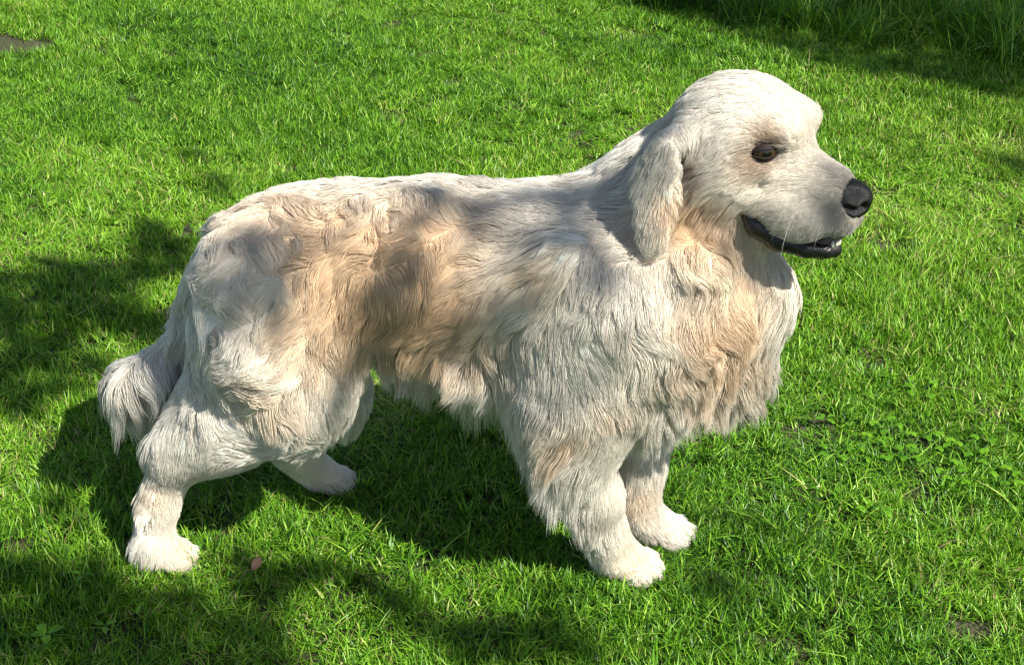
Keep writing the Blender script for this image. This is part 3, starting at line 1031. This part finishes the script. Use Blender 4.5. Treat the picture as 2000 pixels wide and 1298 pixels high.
for (c, rx, ry, s) in BAREPATCH:
    q = ((gx - c[0]) / rx) ** 2 + ((gy - c[1]) / ry) ** 2 + .5 * noise2(gx, gy, 12, 18)
    ins = q < 1
    keep &= ~(ins & (rng.random(n) < s))
    gsc[ins, 2] *= .6
    tint[ins] += .30
# trodden under the paws
for g, ang, s in PAWS:
    d = np.hypot(gx - g[0] - .008 * math.cos(ang), gy - g[1])
    gsc[d < .07, 2] *= .7
    keep &= ~(d < .02)
# long grass along the shaded far edge
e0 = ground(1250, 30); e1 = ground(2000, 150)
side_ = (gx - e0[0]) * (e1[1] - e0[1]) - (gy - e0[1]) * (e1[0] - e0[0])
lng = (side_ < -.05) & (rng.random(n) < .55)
tint[lng] -= .12  # the corner's shade, painted in as a darker blade colour
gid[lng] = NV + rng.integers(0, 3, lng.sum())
rough = np.zeros(n, bool)
gx, gy, gsc, tint, grot, gid = gx[keep], gy[keep], gsc[keep], tint[keep], grot[keep], gid[keep]

gm = bpy.data.meshes.new('grass')
gm.from_pydata([(float(a), float(b), 0.0) for a, b in zip(gx, gy)], [], [])
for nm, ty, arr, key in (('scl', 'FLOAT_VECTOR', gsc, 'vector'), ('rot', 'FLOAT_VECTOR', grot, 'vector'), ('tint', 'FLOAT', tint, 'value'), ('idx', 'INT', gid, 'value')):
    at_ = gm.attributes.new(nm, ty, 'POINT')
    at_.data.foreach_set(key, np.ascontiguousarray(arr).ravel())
gm.materials.append(M_GRASS)
grass = link(bpy.data.objects.new('grass', gm))
tag(grass, 'short bright green lawn grass covering the whole ground', 'grass', kind='stuff')
ng = bpy.data.node_groups.new('lawn', 'GeometryNodeTree')
ng.interface.new_socket('Geometry', in_out='INPUT', socket_type='NodeSocketGeometry')
ng.interface.new_socket('Geometry', in_out='OUTPUT', socket_type='NodeSocketGeometry')
gi, go = ng.nodes.new('NodeGroupInput'), ng.nodes.new('NodeGroupOutput')
ci = ng.nodes.new('GeometryNodeCollectionInfo')
ci.inputs['Collection'].default_value = turf
ci.inputs['Separate Children'].default_value = True
ci.inputs['Reset Children'].default_value = True
ip = ng.nodes.new('GeometryNodeInstanceOnPoints')
ip.inputs['Pick Instance'].default_value = True


def named(nm, ty):
    k = ng.nodes.new('GeometryNodeInputNamedAttribute')
    k.data_type = ty
    k.inputs['Name'].default_value = nm
    return k.outputs['Attribute']


ng.links.new(gi.outputs[0], ip.inputs['Points'])
ng.links.new(ci.outputs[0], ip.inputs['Instance'])
ng.links.new(named('idx', 'INT'), ip.inputs['Instance Index'])
ng.links.new(named('rot', 'FLOAT_VECTOR'), ip.inputs['Rotation'])
ng.links.new(named('scl', 'FLOAT_VECTOR'), ip.inputs['Scale'])
ng.links.new(ip.outputs[0], go.inputs[0])
md = grass.modifiers.new('lawn', 'NODES')
md.node_group = ng

# ------------------------------------------------------------------ clover, weeds and a fallen leaf
M_CLOVER = simple_mat('clover_leaf', (.12, .27, .04), .5, .4, .3, 90)
M_STEM = simple_mat('clover_stem', (.10, .22, .05), .5, .4, .2, 90)
M_DRYLEAF = simple_mat('dry_leaf', (.42, .24, .15), .7, .2, .35, 120)
M_TWIG = simple_mat('twig', (.20, .13, .08), .8, .2, .3, 150)


def leaf_mesh(cx, cy, z, ang, L, W, notch, droop, tilt):
    """a rounded leaflet with a fold along its midrib"""
    vs, fs = [], []
    n = 7
    d = np.array([math.cos(ang), math.sin(ang)]); s = np.array([-d[1], d[0]])
    for i in range(n + 1):
        t = i / n
        w = W * math.sin(math.pi * min(1, (t * .92 + .06))) ** .7
        zz = z + tilt * L * t - droop * L * t * t
        e = L * (t + (notch if i == n else 0))
        for k in (-1, 0, 1):
            back = 0 if not (i == n and k == 0) else -.12 * L
            q = np.array([cx, cy]) + d * (e + back) + s * w * .5 * k
            vs.append((q[0], q[1], zz + abs(k) * w * .12))
    for i in range(n):
        for k in (0, 1):
            a = i * 3 + k
            fs.append((a, a + 1, a + 4, a + 3))
    return vs, fs


def stem_mesh(p0, p1, r):
    p0, p1 = np.array(p0), np.array(p1)
    m = (p0 + p1) / 2 + np.array([0, 0, .006])
    vs, fs = [], []
    for p, rr in ((p0, r), (m, r * .9), (p1, r * .7)):
        for i in range(5):
            a = 6.283 * i / 5
            vs.append((p[0] + rr * math.cos(a), p[1] + rr * math.sin(a), p[2]))
    for j in range(2):
        for i in range(5):
            fs.append((j * 5 + i, j * 5 + (i + 1) % 5, j * 5 + 5 + (i + 1) % 5, j * 5 + 5 + i))
    return vs, fs


def green(o, v):
    v = v + .25 * random.random()
    a = o.data.attributes.new('blade', 'FLOAT', 'POINT')
    a.data.foreach_set('value', [v] * len(o.data.vertices))
    return o


def clover(px, py, nleaf, label, sc=1.0):
    g = ground(px, py)
    o = bpy.data.objects.new('clover_plant', None)
    link(o); o.location = g; o.empty_display_size = .03
    tag(o, label, 'clover', 'clover growing in the lawn')
    for i in range(nleaf):
        a = 6.283 * (i + .6 * random.random()) / nleaf
        r = (.012 + .022 * random.random()) * sc
        top = np.array([r * math.cos(a), r * math.sin(a), .018 + .009 * random.random()])
        v, f = stem_mesh((0, 0, 0), top, .0008)
        mesh_obj('stem', v, f, M_STEM, o)
        V, Fs = [], []
        a0 = random.random() * 6.283
        for k in range(3):
            v, f = leaf_mesh(top[0], top[1], top[2], a0 + 2.094 * k, .0085 * sc, .0085 * sc, .0, .3, .15 * random.random())
            Fs += [tuple(q + len(V) for q in x) for x in f]; V += v
        green(mesh_obj('leaf', V, Fs, M_GRASS, o), .22)
    return o


CLOVERS = [(1742, 858, 6, 'clover plant at the upper left of the clover patch'), (1768, 905, 6, 'leafy clover plant in the middle of the clover patch'),
           (1835, 880, 5, 'clover plant at the upper right of the patch middle'), (1905, 900, 6, 'clover plant right of the patch middle, near the picture edge'),
           (1862, 945, 5, 'clover plant at the lower right of the clover patch'), (1700, 895, 5, 'clover plant at the left end of the clover patch'),
           (1960, 950, 5, 'clover plant farthest right, at the picture edge'), (1620, 900, 4, 'lone clover plant between the chest fringe and the clover patch'),
           (1790, 775, 5, 'clover plant highest up, above the rest of the patch'), (1700, 1015, 4, 'lone clover plant lowest, below the clover patch')]
for px, py, k, lab in CLOVERS:
    clover(px, py, k, lab)


def weed(px, py, nl, L, label):
    g = ground(px, py)
    o = bpy.data.objects.new('broadleaf_weed', None)
    link(o); o.location = g
    tag(o, label, 'weed', 'broad-leaved weeds in the lawn')
    for i in range(nl):
        a = 6.283 * (i + .5 * random.random()) / nl
        v, f = leaf_mesh(.003 * math.cos(a), .003 * math.sin(a), .021, a, L * (.8 + .4 * random.random()), L * .62, .05, .35, .35)
        green(mesh_obj('leaf', v, f, M_GRASS, o), .26)
    v, f = stem_mesh((0, 0, 0), (0, 0, .022), .0012)
    mesh_obj('stem', v, f, M_STEM, o)


weed(95, 1262, 4, .020, 'round-leaved weed at the bottom left of the lawn')
weed(208, 1245, 3, .013, 'small pale weed just right of the bottom-left weed')
weed(1610, 838, 4, .014, 'pale weed in the grass right of the chest fringe')
weed(1735, 755, 4, .013, 'pale weed in the grass above the clover')
weed(165, 1145, 3, .013, 'small weed in shade below and left of the hind paw')
weed(1880, 640, 3, .013, 'weed tucked in sunny grass at right, above the clover')

lf = ground(492, 1112, .026)
vs, fs = leaf_mesh(0, 0, 0, .9, .020, .013, .06, .5, .7)
dl = mesh_obj('fallen_leaf', [(a, b, c) for a, b, c in vs], fs, M_DRYLEAF)
dl.location = lf; dl.rotation_euler = (.7, .2, .4)
so = dl.modifiers.new('thick', 'SOLIDIFY'); so.thickness = .0006
tag(dl, 'small curled pinkish-brown leaf on the grass right of the near hind paw', 'leaf')
for px, py, ang, L, lab in ((468, 1128, .5, .022, 'tiny brown twig beside the curled fallen leaf'), (1835, 1068, .3, .035, 'thin pale brown twig in the grass below the clover')):
    q = ground(px, py, .026)
    v, f = stem_mesh((0, 0, 0), (L * math.cos(ang), L * math.sin(ang), .004), .0011)
    t = mesh_obj('twig', v, f, M_TWIG); t.location = q
    tag(t, lab, 'twig')

# ------------------------------------------------------------------ the tree beside the lawn (out of the picture, to the right) that dapples the light
E1 = np.cross([0, 0, 1], SUN); E1 /= np.linalg.norm(E1)
E2 = np.cross(SUN, E1)
RES, U0, V0, NU, NVV = .012, -3.0, -3.0, 500, 500
mask = np.zeros((NU, NVV), bool)
view = np.zeros((NU, NVV), bool)


def cells(pts):
    pts = np.asarray(pts)
    u = ((pts @ E1 - U0) / RES).astype(int); v = ((pts @ E2 - V0) / RES).astype(int)
    ok = (u >= 1) & (u < NU - 1) & (v >= 1) & (v < NVV - 1)
    return u[ok], v[ok]


def inside(poly, xs, ys):
    r = np.zeros(len(xs), bool)
    j = len(poly) - 1
    for i in range(len(poly)):
        xi, yi = poly[i]; xj, yj = poly[j]
        c = ((yi > ys) != (yj > ys)) & (xs < (xj - xi) * (ys - yi) / (yj - yi + 1e-9) + xi)
        r ^= c
        j = i
    return r


def poly_samples(poly, step):
    a = np.array(poly, float)
    X, Y = np.meshgrid(np.arange(a[:, 0].min(), a[:, 0].max(), step), np.arange(a[:, 1].min(), a[:, 1].max(), step))
    X, Y = X.ravel(), Y.ravel()
    k = inside(poly, X, Y)
    return X[k], Y[k]


def hits(X, Y):
    D = FW[None] + ((X - 1000) / FPX)[:, None] * RT + ((649 - Y) / FPX)[:, None] * UP
    D /= np.linalg.norm(D, axis=1, keepdims=True)
    t = np.full(len(X), 1.35)
    hi = BODY.lo + BODY.h * (BODY.n - 1)
    good = np.zeros(len(X), bool)
    for _ in range(110):
        p = CAMP + D * t[:, None]
        ins = np.all((p > BODY.lo) & (p < hi), axis=1)
        d = np.where(ins, BODY.sample(p), .02)
        good |= d < .012
        t += np.where(good, 0, np.maximum(d * .8, .002))
    p = CAMP + D * t[:, None]
    return p[good]


DOG_SHADE = [
 [(1030, 365), (1100, 348), (1200, 325), (1260, 240), (1340, 172), (1370, 215), (1335, 270), (1245, 258), (1185, 310), (1175, 400), (1205, 515), (1380, 530), (1450, 540), (1400, 600), (1310, 560), (1245, 540),
  (1150, 545), (1090, 600), (1065, 760), (1010, 700), (1010, 560), (1000, 440)],
 [(680, 640), (740, 540), (760, 430), (800, 370), (960, 370), (920, 415), (840, 445), (820, 560), (775, 690), (690, 700)],
 [(375, 490), (460, 445), (560, 430), (620, 460), (550, 530), (570, 610), (540, 670), (470, 680), (380, 660), (355, 560)],
 [(600, 800), (690, 690), (720, 720), (640, 850)],
 [(850, 700), (1020, 720), (1030, 850), (900, 830)],
]
DOG_DIM = [[(1080, 620), (1160, 560), (1250, 690), (1240, 800), (1110, 810), (1060, 770)],      # a thinner veil of leaves: muzzle and cheek
 [(1400, 345), (1470, 335), (1545, 312), (1600, 285), (1700, 350), (1700, 480), (1540, 510), (1450, 520), (1390, 440)],
]
GROUND_SHADE = [
 [(1180, -60), (1240, 10), (1330, 30), (1480, 80), (1620, 135), (1760, 145), (1880, 175), (2060, 200), (2060, -60)],
 [(320, 285), (390, 290), (450, 345), (440, 400), (400, 350)],
 [(230, 430), (340, 430), (400, 465), (390, 510), (300, 490)],
 [(-60, 470), (120, 490), (300, 545), (400, 560), (380, 660), (200, 700), (110, 680), (150, 620), (-60, 590)],
 [(130, 360), (210, 350), (260, 400), (180, 420)],
 [(-60, 640), (60, 650), (70, 720), (-60, 720)],
 [(30, 1010), (130, 1000), (140, 1070), (40, 1080)],
 [(640, 1110), (760, 1100), (800, 1160), (700, 1180)],
 [(-60, 730), (130, 720), (230, 760), (270, 960), (230, 1010), (140, 980), (60, 890), (30, 810), (-60, 790)],
 [(130, 980), (250, 1010), (230, 1080), (120, 1095), (-60, 1130), (-60, 1060)],
 [(390, 1080), (465, 1040), (440, 1180), (420, 1330), (320, 1330), (390, 1190)],
 [(560, 1100), (640, 1085), (690, 1120), (660, 1230), (540, 1210)],
 [(1060, 1110), (1130, 1125), (1210, 1180), (1170, 1330), (1090, 1330), (1110, 1210)],
 [(1335, 1005), (1425, 1005), (1440, 1065), (1330, 1085)],
 [(1290, 1140), (1400, 1120), (1450, 1185), (1350, 1205)],
 [(1940, 300), (2020, 300), (2020, 340), (1950, 335)],
 [(-60, 1150), (110, 1120), (150, 1190), (60, 1330), (-60, 1330)],
 [(225, 1110), (345, 1120), (330, 1330), (230, 1330), (265, 1220)],
 [(480, 1190), (610, 1215), (600, 1330), (470, 1330)],
 [(880, 1210), (980, 1190), (1010, 1330), (900, 1330)],
 [(60, 620), (180, 610), (200, 700), (80, 700)],
 [(150, 1190), (260, 1180), (280, 1240), (170, 1260)],
 [(700, 1150), (800, 1140), (860, 1190), (760, 1230)],
]
X, Y = np.meshgrid(np.arange(-120, 2121, 9.0), np.arange(-120, 1420, 9.0))
pts = np.stack([ground(a, b) for a, b in zip(X.ravel(), Y.ravel())])
view[cells(pts)] = True
view[cells(hits(*np.meshgrid(np.arange(180, 1720, 7.0), np.arange(120, 1140, 7.0))) if False else hits(*[q.ravel() for q in np.meshgrid(np.arange(180, 1720, 7.0), np.arange(120, 1140, 7.0))]))] = True
for poly in DOG_SHADE:
    mask[cells(hits(*poly_samples(poly, 4.0)))] = True
dim = np.zeros_like(mask)
for poly in DOG_DIM:
    dim[cells(hits(*poly_samples(poly, 4.0)))] = True
dog_cells = np.zeros_like(mask)
dog_cells[cells(bv)] = True
gmask = np.zeros_like(mask)
for poly in GROUND_SHADE:
    Xs, Ys = poly_samples(poly, 6.0)
    gmask[cells(np.stack([ground(a, b, .02) for a, b in zip(Xs, Ys)]))] = True


def grow(m, k):
    for _ in range(k):
        n_ = m.copy()
        n_[1:] |= m[:-1]; n_[:-1] |= m[1:]; n_[:, 1:] |= m[:, :-1]; n_[:, :-1] |= m[:, 1:]
        m = n_
    return m


dog_cells = grow(dog_cells, 2)
dim = ~grow(~grow(dim, 3), 4)
mask = ~grow(~grow(mask, 3), 3)
gmask = ~grow(~grow(gmask, 5), 5)
corner = np.zeros_like(mask)
corner[cells(np.stack([ground(a, b, .02) for a, b in zip(*poly_samples(GROUND_SHADE[0], 6.0))]))] = True
corner = grow(corner, 4)
NU_, NV_ = np.meshgrid(np.arange(NU) * RES, np.arange(NVV) * RES, indexing='ij')
gmask &= corner | (noise2(NU_, NV_, 41, 18) > -.7)
mask |= gmask & ~dog_cells
view = ~grow(~grow(view, 8), 5)
mask = ~grow(~mask, 1)              # leaves spread past their own centre
uu, vv = np.meshgrid(U0 + RES * np.arange(NU), V0 + RES * np.arange(NVV), indexing='ij')
out_crown = (~view) & (((uu - .2) / 2.8) ** 2 + ((vv - .4) / 2.6) ** 2 + .25 * noise2(uu, vv, 31, 3) < 1) & (noise2(uu, vv, 32, 6) > -.1)
leafpos = []
for m_, per in ((mask & ~gmask, 2.4), (mask & gmask, 4.6), (dim & ~mask, .8), (out_crown, .45)):
    ij = np.argwhere(m_)
    nl = int(len(ij) * RES * RES /   .0011 * per)
    s_ = ij[rng.integers(0, len(ij), nl)]
    u = U0 + RES * (s_[:, 0] + rng.random(nl)); v = V0 + RES * (s_[:, 1] + rng.random(nl))
    w = 4.9 + .55 * noise2(u, v, 33, 2.0) + .35 * rng.normal(size=nl)
    leafpos.append(E1 * u[:, None] + E2 * v[:, None] + SUN * np.clip(w, 3.9, 6.5)[:, None])
leafpos = np.concatenate(leafpos)
leafpos = leafpos[leafpos[:, 2] > 2.0]
nl = len(leafpos)


def leaf_crown():
    n = unit(rng.normal(size=(nl, 3)) * .55 + SUN * .8)
    t = unit(np.cross(n, rng.normal(size=(nl, 3))))
    b = np.cross(n, t)
    L = (.023 + .010 * rng.random(nl))[:, None]
    W = L * .55
    prof = ((-1, 0, 0), (-.45, .8, .08), (.35, .75, .05), (1.1, 0, -.12), (.35, -.75, .05), (-.45, -.8, .08))
    V = np.stack([leafpos + t * L * a + b * W * c + n * L * d for a, c, d in prof], 1).reshape(-1, 3)
    k = np.arange(nl)[:, None] * 6
    Fq = np.concatenate([k + np.array([0, 1, 2, 3]), k + np.array([0, 3, 4, 5])])
    return V, Fq


def leaf_material():
    m, nt, out = new_mat('tree_leaf')
    oi = node(nt, 'ShaderNodeTexNoise', Scale=5.0)
    rp = node(nt, 'ShaderNodeValToRGB')
    rp.color_ramp.elements[0].color = (.035, .085, .015, 1)
    rp.color_ramp.elements[1].color = (.09, .17, .03, 1)
    nt.links.new(oi.outputs['Fac'], rp.inputs['Fac'])
    b = node(nt, 'ShaderNodeBsdfPrincipled', Roughness=.45)
    t = node(nt, 'ShaderNodeBsdfTranslucent')
    nt.links.new(rp.outputs['Color'], b.inputs['Base Color']); nt.links.new(rp.outputs['Color'], t.inputs['Color'])
    mx = node(nt, 'ShaderNodeMixShader', Fac=.3)
    nt.links.new(b.outputs[0], mx.inputs[1]); nt.links.new(t.outputs[0], mx.inputs[2])
    nt.links.new(mx.outputs[0], out.inputs['Surface'])
    return m


M_BARK = simple_mat('bark', (.14, .10, .07), .9, .2, .4, 30, .8)
base = np.array([5.6, -4.6, 0.0])
tree = bpy.data.objects.new('broadleaf_tree', None)
link(tree); tree.location = base
tag(tree, 'leafy broadleaf tree standing to the right beside the lawn, dappling the dog', 'tree')


def to_tree(v):
    return np.asarray(v) - base


V, Fq = leaf_crown()
mesh_obj('crown', to_tree(V), Fq, leaf_material(), tree)


def limb(name, pts, radii, parent):
    vs, fs = [], []
    pts = [np.array(p) for p in pts]
    for i, (p, r) in enumerate(zip(pts, radii)):
        d = pts[min(i + 1, len(pts) - 1)] - pts[max(i - 1, 0)]; d /= np.linalg.norm(d)
        a = np.cross(d, [0.3, .9, .2]); a /= np.linalg.norm(a); b = np.cross(d, a)
        for k in range(10):
            th = 6.283 * k / 10
            vs.append(to_tree(p + r * (1 + .08 * math.sin(3 * th + i)) * (math.cos(th) * a + math.sin(th) * b)))
    for i in range(len(pts) - 1):
        for k in range(10):
            fs.append((i * 10 + k, i * 10 + (k + 1) % 10, i * 10 + 10 + (k + 1) % 10, i * 10 + 10 + k))
    return mesh_obj(name, vs, fs, M_BARK, parent)


fork = base + np.array([-.2, .2, 2.3])
limb('trunk', [base + [0, 0, -.1], base + [.02, 0, .3], base + [-.05, .05, 1.2], fork, fork + [-.15, .2, 1.0]], [.26, .20, .17, .14, .08], tree)
lit = view & ~mask & ~dim


def lit_share(a, b, n=40):
    q = a + (b - a) * np.linspace(0, 1, n)[:, None]
    u, v = cells(q)
    return lit[u, v].sum() / n


nodes = []
for hpt in leafpos[rng.permutation(nl)[:400]]:
    mid1 = fork + (hpt - fork) * .5 + np.array([0, 0, .30 + .2 * random.random()])
    path = [fork, fork + (mid1 - fork) * .5 + [0, 0, .1], mid1, mid1 + (hpt - mid1) * .6 + [0, 0, .08], hpt]
    if len(nodes) < 14 * 3 and max(lit_share(a, b) for a, b in zip(path[:-1], path[1:])) < .06:
        limb('branch', path, [.075, .05, .032, .016, .005], tree)
        nodes += [mid1, path[3], hpt]
nodes = np.array(nodes) if nodes else np.array([fork])
for hpt in leafpos[rng.permutation(nl)[:60]]:
    q = nodes[((nodes - hpt) ** 2).sum(1).argmin()]
    limb('twig', [q, q + (hpt - q) * .5 + [0, 0, .05], hpt], [.006, .004, .002], tree)

# ------------------------------------------------------------------ shrub added out of view to block skylight over the far corner
hb = np.array([2.3, 3.1, 0.0])
shade_shrub = bpy.data.objects.new('added_shade_shrub', None)
link(shade_shrub); shade_shrub.location = hb
tag(shade_shrub, 'unseen dense shrub added to darken the far right corner of the lawn', 'shrub')
nh = 16000
hp = unit(rng.normal(size=(nh, 3))) * (rng.random((nh, 1)) ** .4)
hp = hp * np.array([1.25, 1.15, .85]) + np.array([0, -.05, 1.75])
hp *= 1 + .05 * smooth_noise(hp, 51, 5)
hp = hp[hp[:, 2] > .85]
nh = len(hp)
hn = unit(rng.normal(size=(nh, 3)) + np.array([0, -.2, .8]))
ht = unit(np.cross(hn, rng.normal(size=(nh, 3))))
hbn = np.cross(hn, ht)
hl = (.038 + .022 * rng.random(nh))[:, None]
prof = ((-1, 0), (-.3, .5), (.4, .42), (1, 0), (.4, -.42), (-.3, -.5))
HV = np.stack([hp + ht * hl * a + hbn * hl * c for a, c in prof], 1).reshape(-1, 3)
k = np.arange(nh)[:, None] * 6
mesh_obj('foliage', HV, np.concatenate([k + np.array([0, 1, 2, 3]), k + np.array([0, 3, 4, 5])]), bpy.data.materials['tree_leaf'], shade_shrub)
for i in range(7):
    a = 6.283 * i / 7
    v, f = stem_mesh((.12 * math.cos(a), .45 + .10 * math.sin(a), 0), (.75 * math.cos(a), .25 + .6 * math.sin(a), 1.7), .022)
    mesh_obj('stem', v, f, M_BARK, shade_shrub)
